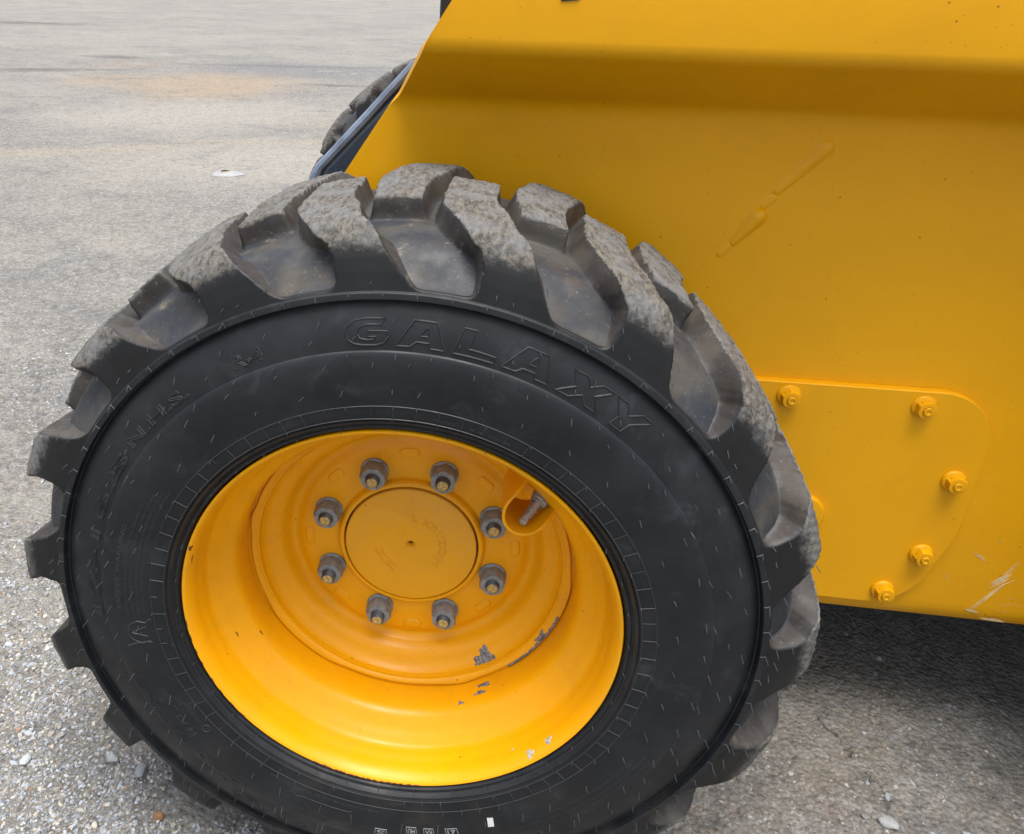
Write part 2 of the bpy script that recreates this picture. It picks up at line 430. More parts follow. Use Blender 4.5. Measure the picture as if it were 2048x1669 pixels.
def scatter(name, P, size, sub, label, sink=0.25):
    n = len(P); bv, bf = ico(sub); nv = len(bv)
    v = np.repeat(bv[None], n, 0)
    # angular: push each vertex by a random amount, flatten random facets
    v = v*(1+0.26*(rng.random((n, nv, 1))-.5)*2)
    for q in range(7):
        d = rng.normal(size=(n, 1, 3)); d /= np.linalg.norm(d, axis=-1, keepdims=True)
        lim = 0.42+0.35*rng.random((n, 1, 1))
        t = (v*d).sum(-1, keepdims=True)
        v = v-d*np.maximum(t-lim, 0)
    s = np.stack([0.8+0.55*rng.random(n), 0.65+0.35*rng.random(n), 0.42+0.35*rng.random(n)], -1)
    v = v*s[:, None, :]
    v = np.einsum('nij,nkj->nki', rot_mats(n), v)
    v = v*size[:, None, None]*0.5
    z = ground_height(P[:, 0], P[:, 1]) + size*0.5*(0.5-sink*1.6)
    v = v+np.stack([P[:, 0], P[:, 1], z], -1)[:, None, :]
    F = (bf[None]+(np.arange(n)*nv)[:, None, None]).reshape(-1, 3)
    o = mesh_obj(name, v.reshape(-1, 3), F, M_STONE, smooth=False)
    c = np.repeat(stone_colors(n), nv, 0)
    at = o.data.color_attributes.new('stone_color', 'FLOAT_COLOR', 'POINT')
    at.data.foreach_set('color', np.concatenate([c, np.ones((len(c), 1))], 1).astype(np.float32).ravel())
    tag(o, label, kind='stuff')
    return o
def pts(n, x0, x1, y0, y1, thr=None, freq=5.0, seed=0.0):
    P = np.stack([x0+(x1-x0)*rng.random(n), y0+(y1-y0)*rng.random(n)], -1)
    if thr is not None:
        w = (np.sin(P[:, 0]*freq+seed)*np.sin(P[:, 1]*freq*1.3+seed*2)+np.sin((P[:, 0]+P[:, 1])*freq*2.3+seed)*0.6
             + np.sin((P[:, 0]-P[:, 1]*1.7)*freq*4.1)*0.4)
        P = P[(w/2+0.5+0.45*(rng.random(n)-.5)) > thr]
    return P
# dense loose gravel left of the wheel, thinning with distance
nA = 95000
ay = -0.10+rng.exponential(0.62, nA); ax_ = 0.08-rng.exponential(0.62, nA)*(1+0.5*ay)-0.15*ay
A = np.stack([ax_, ay], -1)
wv_ = np.sin(A[:, 0]*5)*np.sin(A[:, 1]*6.5)+np.sin((A[:, 0]+A[:, 1])*11.5)*0.6+np.sin((A[:, 0]-A[:, 1]*1.7)*20)*0.4
A = A[(ay < 4) & (ax_ > -3.0) & (wv_/2+0.5+0.45*(rng.random(nA)-.5) > 0.14+0.05*ay)]
sz = 0.0026+0.0062*rng.random(len(A))**1.9
scatter('gravel', A, sz, 1, 'small grey loose gravel spread over the asphalt left of the wheel')
B = np.concatenate([pts(2300, -0.9, 0.10, -0.08, 0.6, 0.30, 6, 1), pts(900, -1.4, 0.0, 0.5, 1.6, 0.45, 6, 2), pts(140, -3.6, -0.6, 1.6, 6.0, None)])
sz = 0.0065+0.0065*rng.random(len(B))**2.6
scatter('gravel_chips', B, sz, 2, 'larger grey stone chips lying among the loose gravel')
C_ = np.concatenate([pts(5200, 0.15, 1.25, 0.0, 0.95, 0.35, 7, 3)])
sz = 0.0025+0.005*rng.random(len(C_))**2.5
scatter('grit', C_, sz, 1, 'fine grit bedded in the shaded asphalt right of the wheel', 0.35)
D = pts(170, 0.25, 1.2, 0.05, 0.85); sz = 0.007+0.009*rng.random(len(D))**2
scatter('shaded_chips', D, sz, 2, 'scattered stone chips on the shaded asphalt right of the wheel', 0.3)

def pebble(x, y, s, col, label, seed, flat=0.6):
    r2 = np.random.default_rng(seed)
    v, fc = ico(3)
    nz = np.zeros(len(v))
    for q in range(7):
        d = r2.normal(size=3); d /= np.linalg.norm(d)
        t = v@d; v = v-np.outer(np.maximum(t-(0.62+0.25*r2.random()), 0), d)
    v = v*(1+0.02*r2.normal(size=(len(v), 1)))*np.array([1.15, 0.85, flat])*s*0.5
    v[:, 2] += s*0.5*flat*0.55
    o = mesh_obj('pebble', v, fc, M_STONE, smooth=True, angle=28)
    at = o.data.color_attributes.new('stone_color', 'FLOAT_COLOR', 'POINT')
    at.data.foreach_set('color', np.tile(np.array([*col, 1], dtype=np.float32), len(v)))
    o.location = (x, y, float(ground_height(np.array(x), np.array(y)))); o.rotation_euler = (0, 0, seed)
    tag(o, label, 'pebble', 'loose stones standing out on the ground')
pebble(-0.305, 0.051, 0.0135, (0.30, 0.13, 0.035), 'orange-brown pebble lowest in the gravel below the left tread lugs', 3, 0.9)
pebble(-0.353, 0.110, 0.022, (0.23, 0.245, 0.27), 'big angular blue-grey stone lying in the gravel just left of a lug', 5, 0.75)
pebble(-0.400, 0.125, 0.020, (0.30, 0.32, 0.32), 'rounded pale grey stone with a flat side further left of the tyre', 12, 0.75)
pebble(-0.518, 0.104, 0.018, (0.44, 0.47, 0.48), 'pointed whitish stone alone on tan dust near the left edge', 8, 0.6)
pebble(0.636, 0.187, 0.022, (0.33, 0.34, 0.35), 'flat pale grey stone on the shaded asphalt right of the tyre', 9, 0.45)
pebble(0.531, 0.247, 0.009, (0.38, 0.38, 0.37), 'small light stone beside the tread on the shaded side', 4, 0.6)

# litter: crushed white container with a brown hollow
lx, ly = -1.345, 3.53
lt = lathe('paper_bowl', [(0.0, 0.075), (0.004, 0.072), (0.010, 0.060), (0.020, 0.048), (0.030, 0.040), (0.032, 0.036), (0.028, 0.033)], M_WHITE, n=40)
me = lt.data
for v in me.vertices:
    a = math.atan2(v.co.z, v.co.x); k = 1+0.14*math.sin(2*a+0.6)+0.07*math.sin(5*a)
    x, y, z = v.co.x*k, v.co.z*k*0.85, v.co.y*(0.40+0.25*math.sin(a+2.2)**2)
    v.co = (x, y, z)
lt.location = (lx, ly, GZ+0.004)
ins = Bag()
cpts = [(0.036*math.cos(t*math.pi/10), 0.030*math.sin(t*math.pi/10), 0.0115) for t in range(20)]
ins.add(cpts, [list(range(20))]); ins.build('hollow', M_BROWN, lt)
tag(lt, 'crushed white paper bowl with brown hollow lying on the far asphalt', 'litter')

# ------------------------------------------------------------------ tyre geometry
SIDE = [(.012, .2185), (.003, .2235), (-.002, .2250), (-.0045, .2268), (-.0052, .2290), (-.0040, .2302), (-.0042, .2312), (-.0064, .2325),
        (-.0088, .2345), (-.0092, .2358), (-.0080, .2366), (-.0092, .2378), (-.0098, .2390), (-.0104, .2460), (-.0108, .2525), (-.0120, .2600),
        (-.0134, .2720), (-.0140, .2830), (-.0134, .2930), (-.0118, .3010), (-.0106, .3042), (-.0100, .3050), (-.0088, .3057), (-.0078, .3120),
        (-.0062, .3200), (-.0036, .3290), (-.0002, .3365), (.0028, .3425), (.0056, .3455), (.0066, .3472), (.0062, .3484), (.0020, .3491),
        (-.0014, .3496), (-.0019, .3502), (-.0014, .3530), (-.0009, .3551), (-.0002, .3557), (.0016, .3560), (.0022, .3564)]
TP = np.array([(.0022, .3564), (.0036, .3625), (.0056, .372), (.0092, .3850), (.0130, .3945), (.0180, .4020), (.0235, .4078), (.0295, .4110), (.037, .4125),
               (.060, .4138), (.10, .4148), (.145, .4150)])
FP = np.array([(.0024, .3563), (.0100, .3590), (.0180, .3648), (.0275, .3755), (.0355, .3825), (.0415, .3862), (.0450, .3876), (.0480, .3884), (.052, .3892),
               (.070, .3908), (.105, .3918), (.145, .3920)])
TPs = np.concatenate([TP, (np.array([.29, 0])+TP[::-1]*np.array([-1, 1]))[1:]])
FPs = np.concatenate([FP, (np.array([.29, 0])+FP[::-1]*np.array([-1, 1]))[1:]])
SS = np.concatenate([[0], np.cumsum(np.linalg.norm(np.diff(TPs, axis=0), axis=1))])
S_SH = .0400; S_END = SS[-1]
def s_of_Y(y): return np.interp(y, TPs[:, 0], SS)
sideA = np.array(SIDE)
def yside(R): return float(np.interp(R, sideA[4:, 1], sideA[4:, 0]))

KC = [-10, -9, -8, -7, -6, -5, -4, -3, -2, -1, 0, 1, 2, 3, 4, 5, 6, 7, 8]
AC = [-128.5, -107.5, -86.5, -65, -43.5, -21.5, 0, 18.5, 38.5, 58.4, 77.6, 96.8, 116, 136.7, 158.1, 177.4, 196, 214, 231.5]
def warp(k):   # lug coordinate (1 = one pitch, 0 = lug A) -> degrees
    k = np.asarray(k, float); w = np.floor((k+10)/18); kk = k-18*w
    return np.interp(kk, KC, AC)+360*w

def sdf_poly(px, py, poly):
    d = np.full(px.shape, 1e9); inside = np.zeros(px.shape, bool)
    n = len(poly)
    for i in range(n):
        ax, ay = poly[i]; bx, by = poly[(i+1) % n]
        ex, ey = bx-ax, by-ay; wx, wy = px-ax, py-ay
        t = np.clip((wx*ex+wy*ey)/(ex*ex+ey*ey), 0, 1)
        d = np.minimum(d, np.hypot(wx-ex*t, wy-ey*t))
        c = ((ay > py) != (by > py)) & (px < ex*(py-ay)/(ey if ey != 0 else 1e-9)+ax)
        inside ^= c
    return np.where(inside, -d, d)
def smin(a, b, k):
    h = np.clip(0.5+0.5*(b-a)/k, 0, 1); return b*(1-h)+a*h-k*h*(1-h)

DEG = math.pi/180*0.40     # metres of arc per degree
def lug_mesh(center_k, far, step=0.0016, Rm=None):
    """One lug as a height-field patch over the casing."""
    pitch = 20.0
    # outline in (degrees relative to lug centre, s)
    ccw = [(3.1, 0.0), (3.1, .015), (3.2, .028), (3.9, .042), (5.5, .053), (8.1, .086), (9.9, .125), (10.2, .155), (9.8, .195), (9.5, .226)]
    cw = [(2.5, .226), (2.6, .165), (2.0, .140), (0.8, .118), (-0.6, .076), (-3.8, .040), (-5.5, .022), (-7.8, .004), (-8.0, 0.0)]
    poly = [(a*DEG, s) for a, s in ccw+cw]
    xa = np.arange(-12.5, 14.8, step/DEG)
    sa = np.arange(0, .240, step)
    A_, S_ = np.meshgrid(xa, sa, indexing='ij')
    px, py = A_*DEG, S_
    r3 = np.random.default_rng(int(center_k*10)+500+(100 if far else 0))
    ph = r3.random(8)*6.28
    jit = (np.sin(px*310+ph[0])*np.sin(py*270+ph[1])*0.00018+np.sin(px*120+ph[3]+py*60)*0.0006)
    d = sdf_poly(px, py, poly)+jit
    strip = S_-.0022
    d = np.where(S_ < .06, smin(d, strip, .0125), d)
    depth_i = np.linalg.norm(TPs-FPs, axis=1)
    depth = np.interp(S_, SS, depth_i)
    w = np.maximum(0.0026, 0.34*depth)
    t = np.clip((d+0.0010)/w, 0, 1)
    h = (1-t)**2.0*(1+1.0*t)
    h = np.clip(h, 0, 1)
    # slight sag and nicks on the worn contact face
    top = np.clip(-d/0.006, 0, 1)
    h = h*(1-0.012*(1-top)*(S_ > S_SH))
    ok = (d < w+0.0030)
    # base strip limited to this lug's own cell
    cell = (A_ > -12.3) & (A_ < 7.7)
    ok = ok & (cell | (S_ > .03))
    sink = np.where(h <= 1e-6, -0.0007, -0.00015)*np.clip((S_-.002)/.004, 0, 1)*(h < .02)
    TY = np.interp(S_, SS, TPs[:, 0]); TR = np.interp(S_, SS, TPs[:, 1])
    FY = np.interp(S_, SS, FPs[:, 0]); FR = np.interp(S_, SS, FPs[:, 1])
    Yc = FY+(TY-FY)*h; Rc = FR+(TR-FR)*h+sink
    nick = (np.sin(px*230+ph[4])*np.sin(py*190+ph[5])+np.sin(px*620+ph[6]+py*410))*0.00035
    Rc = Rc+nick*(S_ > S_SH)*h
    if far: Yc = .29-Yc
    koff = 0.5 if far else 0.0
    ang = np.radians(warp(center_k+koff+A_/pitch))
    X_ = Rc*np.cos(ang); Z_ = Rc*np.sin(ang)
    wear = np.clip((S_-(S_SH-.012))/.022, 0, 1)*np.clip((h-.90)/.08, 0, 1)
    wallm = np.clip((0.97-h)/.10, 0, 1)*np.clip((S_-.003)/.004, 0, 1)
    n1, n2 = A_.shape
    idx = -np.ones(n1*n2, int); 
    okf = ok[:-1, :-1] & ok[1:, :-1] & ok[1:, 1:] & ok[:-1, 1:]
    i, j = np.nonzero(okf)
    q = np.stack([i*n2+j, i*n2+j+1, (i+1)*n2+j+1, (i+1)*n2+j], -1)
    if far: q = q[:, ::-1]
    used = np.unique(q); idx[used] = np.arange(len(used))
    V = np.stack([X_, Yc, Z_], -1).reshape(-1, 3)[used]
    C = np.stack([wear, wallm, np.clip(5*h*(1-h), 0, 1), np.ones_like(wear)], -1).reshape(-1, 4)[used]
    return V, idx[q], C

def casing(name, parent, n=300):
    side = [(y, r) for y, r in SIDE]
    inner = [(.29-y, r) for y, r in SIDE][::-1]
    prof = side+[tuple(p) for p in FPs[1:-1]]+inner
    o = lathe(name, prof, M_SIDE, parent, n=n, angle=32)
    me = o.data; me.materials.append(M_TREAD)
    co = np.zeros(len(me.vertices)*3); me.vertices.foreach_get('co', co); co = co.reshape(-1, 3)
    R = np.hypot(co[:, 0], co[:, 2])
    at = me.color_attributes.new('tread', 'FLOAT_COLOR', 'POINT')
    m_ = (R > .3575).astype(float)
    at.data.foreach_set('color', np.stack([0*m_, m_, 0*m_, 1+0*m_], -1).astype(np.float32).ravel())
    mi = np.zeros(len(me.polygons), int)
    vi = np.array([p.vertices[0] for p in me.polygons]); vj = np.array([p.vertices[2] for p in me.polygons])
    mi = ((R[vi]+R[vj])/2 > .3565).astype(int)
    me.polygons.foreach_set('material_index', mi)
    return o

def add_lug(name, data, parent):
    V, F, C = data
    o = mesh_obj(name, V, F, M_TREAD, parent, True)
    at = o.data.color_attributes.new('tread', 'FLOAT_COLOR', 'POINT')
    at.data.foreach_set('color', C.astype(np.float32).ravel())
    return o

# ------------------------------------------------------------------ the machine
loader = bpy.data.objects.new('skid_steer_loader', None)
COL.objects.link(loader)
tag(loader, 'yellow skid steer loader with a worn black wide lugged tyre on a yellow rim', 'loader')

tyre = casing('tyre', loader)
tyre['label'] = 'black rubber tyre with moulded lettering and dusty worn tread lugs'
for k in range(-9, 9):
    a = float(warp(k)) % 360
    near_vis = not (235 < a < 300)
    add_lug('tread_lug', lug_mesh(k, False, 0.0016 if near_vis else 0.004), tyre)
for k in range(-9, 9):
    a = (float(warp(k+.5))) % 360
    add_lug('tread_lug', lug_mesh(k, True, 0.0022 if 20 < a < 200 else 0.0045), tyre)

def surf_pt(a_deg, R, lift=0.0):
    return pol(a_deg, R, yside(R)-lift)

# moulded ring lines
bag = Bag()
for R, r in ((.2525, .0005), (.2392, .0005), (.2312, .0006), (.3495, .0005)):
    if R == .3495: continue
    bag.tube([surf_pt(t*1.5, R, 0.0002) for t in range(240)], r, True, 4)
bag.build('moulded_line', M_LINE, tyre)
# ladder ticks between the two rings
bag = Bag(); 
for q in range(75):
    a = 96.5+q*4.8
    aa = ((a+180) % 360)-180
    if 250 < a % 360 < 268: continue
    R1 = .2525; R0 = .2392
    R1 += random.uniform(-.0006, .0012); a += random.uniform(-.35, .35)
    if random.random() < .12: R0 = (R0+R1)/2
    Bag().tube([surf_pt(a, R0, .0003), surf_pt(a, (R0+R1)/2, .0003), surf_pt(a, R1, .0003)], random.uniform(.0003, .00055), k=4).build('ladder_tick', M_LINE, tyre)
# joints across the shoulder ring
for q in range(75):
    a = 93.2+q*4.8
    Bag().tube([surf_pt(a, .3497, .0002), surf_pt(a, .353, .0002), surf_pt(a, .3556, .0002)], .0005, k=4).build('ring_joint', M_LINE, tyre)

# vent hairs: short rubber whiskers, far too many to count
bag = Bag()
def hair(a, R, Y=None, ln=None):
    p = pol(a, R, yside(R) if Y is None else Y)
    ln = ln or (0.0045+0.0055*random.random())
    tilt = R_(random.uniform(-50, 50)); 
    rad = Vector((math.cos(R_(a)), 0, math.sin(R_(a)))); tan = Vector((-rad.z, 0, rad.x))
    d = (Vector((0, -1, 0))*1.0+rad*random.uniform(-.15, .45)+tan*random.uniform(-.22, .22)+Vector((0, 0, -0.12))).normalized()
    mid = p+d*ln*0.5+Vector((0, 0, -0.0006))
    bag.tube([p, mid, p+d*ln+Vector((0, 0, -0.0016))], [.00050, .00042, .0003], k=4)
for q in range(75): hair(93.2+q*4.8, .3550)
for q in range(38):
    hair(95+q*9.6+random.uniform(-1, 1), .2275, ln=.004)
    hair(90+q*9.6+random.uniform(-2, 2), .2700)
    hair(94+q*9.6+random.uniform(-2, 2), .2960)
    hair(91+q*9.6+random.uniform(-2, 2), .3035)
    hair(96+q*9.6+random.uniform(-2, 2), .3180)
    hair(92+q*9.6+random.uniform(-2, 2), .3330)
for q in range(75):
    if random.random() < .45: hair(96.5+q*4.8, .2528, ln=.004)
    if random.random() < .2: hair(96.5+q*4.8, .2392, ln=.003)
for k in range(-9, 9):
    for (rel, s) in ((-3.2, .050), (2.8, .048), (-5.6, .028), (-6.8, .014), (3.0, .026), (3.0, .010), (-2.0, .008), (0.4, .010)):
        if random.random() < .85:
            yy = np.interp(s, SS, TPs[:, 0]); rr = np.interp(s, SS, TPs[:, 1])
            hair(float(warp(k+rel/20)), rr-.0005, yy, 0.004+0.005*random.random())
o = bag.build('vent_hair', M_HAIR, tyre); o['kind'] = 'stuff'

# ---- raised lettering: strokes laid on the sidewall. x to the reader's right = clockwise, y = outward
def stroke(bag, poly, a0, R0, w_deg, h, r, closed=True, lift=.0002):
    P = []
    n = len(poly)
    for i in range(n if closed else n-1):
        (x0, y0), (x1, y1) = poly[i], poly[(i+1) % n]
        L = math.hypot((x1-x0)*w_deg*R0*math.pi/180, (y1-y0)*h)
        m_ = max(1, int(L/.004))
        for q in range(m_):
            t = q/m_; P.append((x0+(x1-x0)*t, y0+(y1-y0)*t))
    if not closed: P.append(poly[-1])
    pts3 = [surf_pt(a0-x*w_deg, R0+y*h, lift) for x, y in P]
    bag.tube(pts3, r, closed, 4)
GL = {
 'G': ([[(.95, 1), (.5, 1), (.25, .94), (.08, .75), (0, .48), (.05, .22), (.2, .06), (.42, 0), (.72, 0), (.92, .08), (1, .28), (1, .54), (.55, .54), (.55, .32),
        (.72, .32), (.68, .22), (.5, .2), (.34, .26), (.27, .45), (.32, .66), (.5, .78), (.85, .78)]], 99.2, 6.6),
 'A': ([[(0, 0), (.36, 1), (.80, 1), (1, 0), (.72, 0), (.68, .20), (.42, .20), (.30, 0)], [(.50, .44), (.60, .76), (.64, .76), (.66, .44)]], 91.3, 7.7),
 'L': ([[(0, 0), (.16, 1), (.44, 1), (.34, .28), (1, .24), (.98, 0)]], 82.2, 6.7),
 'A2': ([[(0, 0), (.36, 1), (.80, 1), (1, 0), (.72, 0), (.68, .20), (.42, .20), (.30, 0)], [(.50, .44), (.60, .76), (.64, .76), (.66, .44)]], 74.3, 7.8),
 'X': ([[(.10, 1), (.42, 1), (.55, .70), (.78, 1), (1.05, 1), (.74, .50), (.98, 0), (.66, 0), (.50, .30), (.25, 0), (-.05, 0), (.30, .48)]], 64.6, 7.4),
 'Y': ([[(.05, 1), (.35, 1), (.50, .64), (.76, 1), (1.05, 1), (.66, .42), (.60, 0), (.28, 0), (.34, .42)]], 56.6, 7.0)}
for ch, (polys, a0, w_) in GL.items():
    bag = Bag()
    for pl_ in polys: stroke(bag, pl_, a0, .3105, w_, .0225, .00085)
    bag.build('raised_letter', M_MOULD, tyre)
# large half-worn outlines at the bottom of the same band
bag = Bag()
el = lambda cx, cy, rx, ry: [(cx+rx*math.cos(t*math.pi/10), cy+ry*math.sin(t*math.pi/10)) for t in range(20)]
for a0, kind in ((-103.0, 'bar'), (-107.5, 'O'), (-113.2, 'n'), (-118.0, 'O'), (-127, 'arc')):
    if kind == 'O': stroke(bag, el(.5, .5, .5, .45), a0, .313, 6.0, .018, .0005); stroke(bag, el(.5, .5, .28, .2), a0, .313, 6.0, .018, .0004)
    elif kind == 'n': stroke(bag, [(0, 0), (.1, .9), (.8, 1), (1, .2)], a0, .313, 4.0, .018, .0005, False)
    elif kind == 'bar': stroke(bag, [(0, .1), (0, 1), (1, 1), (1, .1)], a0, .313, 5.0, .018, .0005, False)
    else: stroke(bag, [(0, .6), (.3, .2), (.7, .2), (1, .5)], a0, .303, 4.5, .015, .0004, False)
bag.build('raised_letter', M_MOULD, tyre)

FONT_CACHE = {}
def text_mesh(s, outline, r):
    cu = bpy.data.curves.new('t', 'FONT'); cu.body = s; cu.size = 1.0; cu.align_x = 'LEFT'; cu.resolution_u = 3
    if outline:
        cu.fill_mode = 'NONE'; cu.bevel_depth = r; cu.bevel_resolution = 0
    else:
        cu.fill_mode = 'FRONT'; cu.extrude = 0.0; cu.offset = r
    ob = bpy.data.objects.new('t', cu); COL.objects.link(ob)
    dg = bpy.context.evaluated_depsgraph_get(); ev = ob.evaluated_get(dg); me = bpy.data.meshes.new_from_object(ev)
    V = [v.co.copy() for v in me.vertices]; F = [list(p.vertices) for p in me.polygons]
    bpy.data.objects.remove(ob); bpy.data.curves.remove(cu); bpy.data.meshes.remove(me)
    return V, F
def side_text(s, a_start, a_end, R0, cap, mat, outline=True, r=.04, lift=.0003, flip=False, name='raised_lettering', parent=None, ysurf=None, direction=1):
    V, F = text_mesh(s, outline, r)
    x0 = min(v.x for v in V); x1 = max(v.x for v in V)
    k = cap/0.70; out = []
    for v in V:
        t = (v.x-x0)/(x1-x0)
        a = a_start+(a_end-a_start)*t
        R = R0+v.y*k
        y = (yside(R) if ysurf is None else ysurf)-lift-max(0, v.z)*k
        out.append(pol(a, R, y))
    o = mesh_obj(name, out, F, mat, parent or tyre, False)
    return o
side_text('12-16.5', -174.7+360, 146.5, .3100, .0112, M_MOULD, True, .05)
side_text('N.H.S.', 144.8, 128.5, .3125, .0105, M_MOULD, True, .045)
side_text('R-4', 118.8, 113.2, .3130, .0110, M_MOULD, True, .035)
side_text('SAFETY WARNING', 182, 160.2, .2845, .0042, M_LINE, False, .012)
tiny = ['SERIOUS INJURY MAY RESULT FROM TIRE FAILURE DUE TO', 'UNDERINFLATION OR OVERLOADING  FOLLOW OWNERS', 'MANUAL  NEVER EXCEED MAX PRESSURE TO SEAT',
        'BEADS  ONLY TRAINED PERSONS SHOULD MOUNT']
side_text('LOAD AND INFLATION', 184, 150, .2772, .0028, M_LINE, False, .01) if False else None
for q, s in enumerate(tiny):
    side_text(s, 183.5-q*.4, 151.0-q*1.2, .2768-q*.0056, .0026, M_LINE, False, .012)
side_text('12 PLY RATING', -123.0, -159.5, .2905, .0085, M_MOULD, True, .03)
side_text('14 A2', -141.0, -147.6, .2745, .0070, M_LINE, False, .02)
side_text('AT 50 PSI', -148.4, -155.5, .2720, .0034, M_LINE, False, .01)
side_text('106R-002580', -142.6, -150.2, .2605, .0036, M_LINE, False, .01)
bag = Bag(); stroke(bag, el(.5, .5, .5, .5), -140.0, .2580, 1.9, .0085, .0005); bag.build('moulded_emblem', M_LINE, tyre)
side_text('E', -140.5, -141.3, .2605, .0035, M_LINE, False, .01)
# round shield emblem with an A
bag = Bag()
stroke(bag, [(.02, 1.0), (.10, .75), (.12, .3), (.08, .05)], -168.0, .2585, 7.5, .030, .0006, False)
stroke(bag, [(.12, .1), (.06, .45), (.25, .78), (.5, .88), (.78, .74), (.93, .45), (.85, .12), (.95, .02), (.98, -.1)], -168.3, .2585, 7.0, .028, .0006, False)
stroke(bag, [(.30, .15), (.5, .72), (.70, .12)], -168.3, .2585, 7.0, .028, .0006, False)
stroke(bag, [(.42, .32), (.5, .44), (.58, .32)], -168.3, .2585, 7.0, .028, .0005, True)
bag.build('moulded_emblem', M_LINE, tyre)
# direction arrow, small print along the bottom
bag = Bag(); stroke(bag, [(1, .2), (.86, .9), (.82, .5), (0, .45), (-.05, .0)], -99.5, .2645, 15, .006, .00045, False); bag.build('moulded_arrow', M_LINE, tyre)
side_text('RIM FLANGE MUST BE FULLY SEATED', -92.5, -121.0, .2570, .0030, M_LINE, False, .01)
side_text('DO NOT INFLATE AND OPERATE  FOR TRACTOR SERVICE ONLY', -94.0, -119.5, .2830, .0030, M_LINE, False, .01)
side_text('CORRECT USE AND AIR', -26, -43, .2920, .0030, M_LINE, False, .01)
side_text('MAXIMUM INFLATION PRESSURE AND LOAD CAPACITY', -25, -60.5, .2850, .0030, M_LINE, False, .01)
side_text('TIRE AND RIM ASSOCIATION TRACTOR', -27, -55, .2775, .0030, M_LINE, False, .01)
side_text('95/00  -  R-4  00/20', 83.5, 66.5, .2425, .0032, M_LINE, False, .01)
# ink stamps and the white sticker sliver near the bottom
def stamp(a, R, w, h, s, rot=0):
    bag = Bag(); hw = w/2/R*180/math.pi
    stroke(bag, [(0, 0), (1, 0), (1, 1), (0, 1)], a+hw, R-h/2, 2*hw, h, .00035, True, .0004)
    bag.build('ink_stamp', M_MARK, tyre)
    if s: side_text(s, a+hw*.7, a-hw*.7, R-h*.34, h*.66, M_MARK, False, .02, .0006, name='ink_stamp')
stamp(-75.3, .2815, .0135, .013, '21'); stamp(-80.6, .2810, .011, .012, 'RA'); stamp(-84.6, .2800, .011, .012, 'HU'); stamp(-91.6, .2880, .013, .012, 'S')
bag = Bag()
q = [surf_pt(-66.6, .2775, .0004), surf_pt(-65.2, .2780, .0004), surf_pt(-64.6, .2665, .0004), surf_pt(-66.0, .2655, .0004)]
q2 = [p+Vector((0, .0002, 0)) for p in q]
bag.add(q+q2, [[0, 1, 2, 3], [0, 4, 5, 1], [1, 5, 6, 2], [2, 6, 7, 3], [3, 7, 4, 0]]); bag.build('white_sticker', M_STICK, tyre, False)

# ---- rim
RIMP = [(.030, .2180), (.010, .2200), (.0020, .2222), (-.0022, .2228), (-.0034, .2218), (-.0030, .2202), (-.0012, .2186), (.0020, .2168), (.0060, .2150), (.0110, .2138),
        (.0160, .2134), (.0200, .2130), (.0240, .2116), (.0300, .2108), (.0350, .2100), (.0385, .2078), (.0415, .2045), (.0460, .2015), (.0520, .1960),
        (.0570, .1895), (.0620, .1852), (.0700, .1834), (.0800, .1828), (.0995, .1828), (.1000, .1700), (.12, .168)]
rim = lathe('wheel_rim', RIMP, M_RIM, loader, n=300, angle=60)
rim['label'] = 'yellow painted steel rim with chipped paint at the lower right'
DISCP = [(.105, .1822), (.0985, .1822), (.0965, .1806), (.0970, .1760), (.1000, .1722), (.1060, .1692), (.1110, .1665), (.1150, .1620), (.1168, .1570), (.1190, .1520),
         (.1230, .1480), (.1300, .1448), (.1360, .1412), (.1378, .1378), (.1374, .1338), (.1350, .1300), (.1334, .1262), (.1330, .1220), (.1330, .0870), (.1335, .0850),
         (.1300, .0838), (.1272, .0822), (.1262, .0800), (.1268, .0778), (.1290, .0770), (.1500, .0768)]
disc = lathe('wheel_disc', DISCP, M_RIM, rim, n=240, angle=50)
# weld-on edge of the disc: irregular polygonal lip
me = disc.data
for v in me.vertices:
    R = math.hypot(v.co.x, v.co.z)
    if R > .174:
        a = math.degrees(math.atan2(v.co.z, v.co.x)) % 360
        k = 0.0
        for c0, w0, dd in ((265, 26, -.0038), (190, 22, -.0030), (150, 18, -.0025), (310, 16, -.003), (20, 25, -.0028), (80, 24, -.003)):
            e = abs((a-c0+180) % 360-180)/w0
            if e < 1: k = dd*min(1, (1-e)*3)
        s = (R+k)/R; v.co.x *= s; v.co.z *= s
cap = lathe('hub_cap', [(.150, .0752), (.1262, .0752), (.1252, .0744), (.1250, .0735), (.1254, .0560), (.1256, .0080), (.1262, .0062), (.1290, .0036), (.1330, .0026), (.150, .0026)], M_CAP, rim, n=128, angle=30)
dark = lathe('cap_hole', [(.134, .0035), (.134, .0001)], M_BLACK, rim, n=16)
gap = lathe('cap_gap_shade', [(.1345, .0772), (.1345, .0748)], M_BLACK, rim, n=96)  # black ring standing in for the shade inside the gap
# faint cast letters on the cap
bpy.context.view_layer.update()
side_text('L KRVZOJM', 88, -42, .0330, .0085, M_CAP, True, .035, .0, name='cast_lettering', parent=rim, ysurf=.1254)
side_text('ZS', -112, -170, .0330, .0085, M_CAP, True, .035, .0, name='cast_lettering', parent=rim, ysurf=.1254)

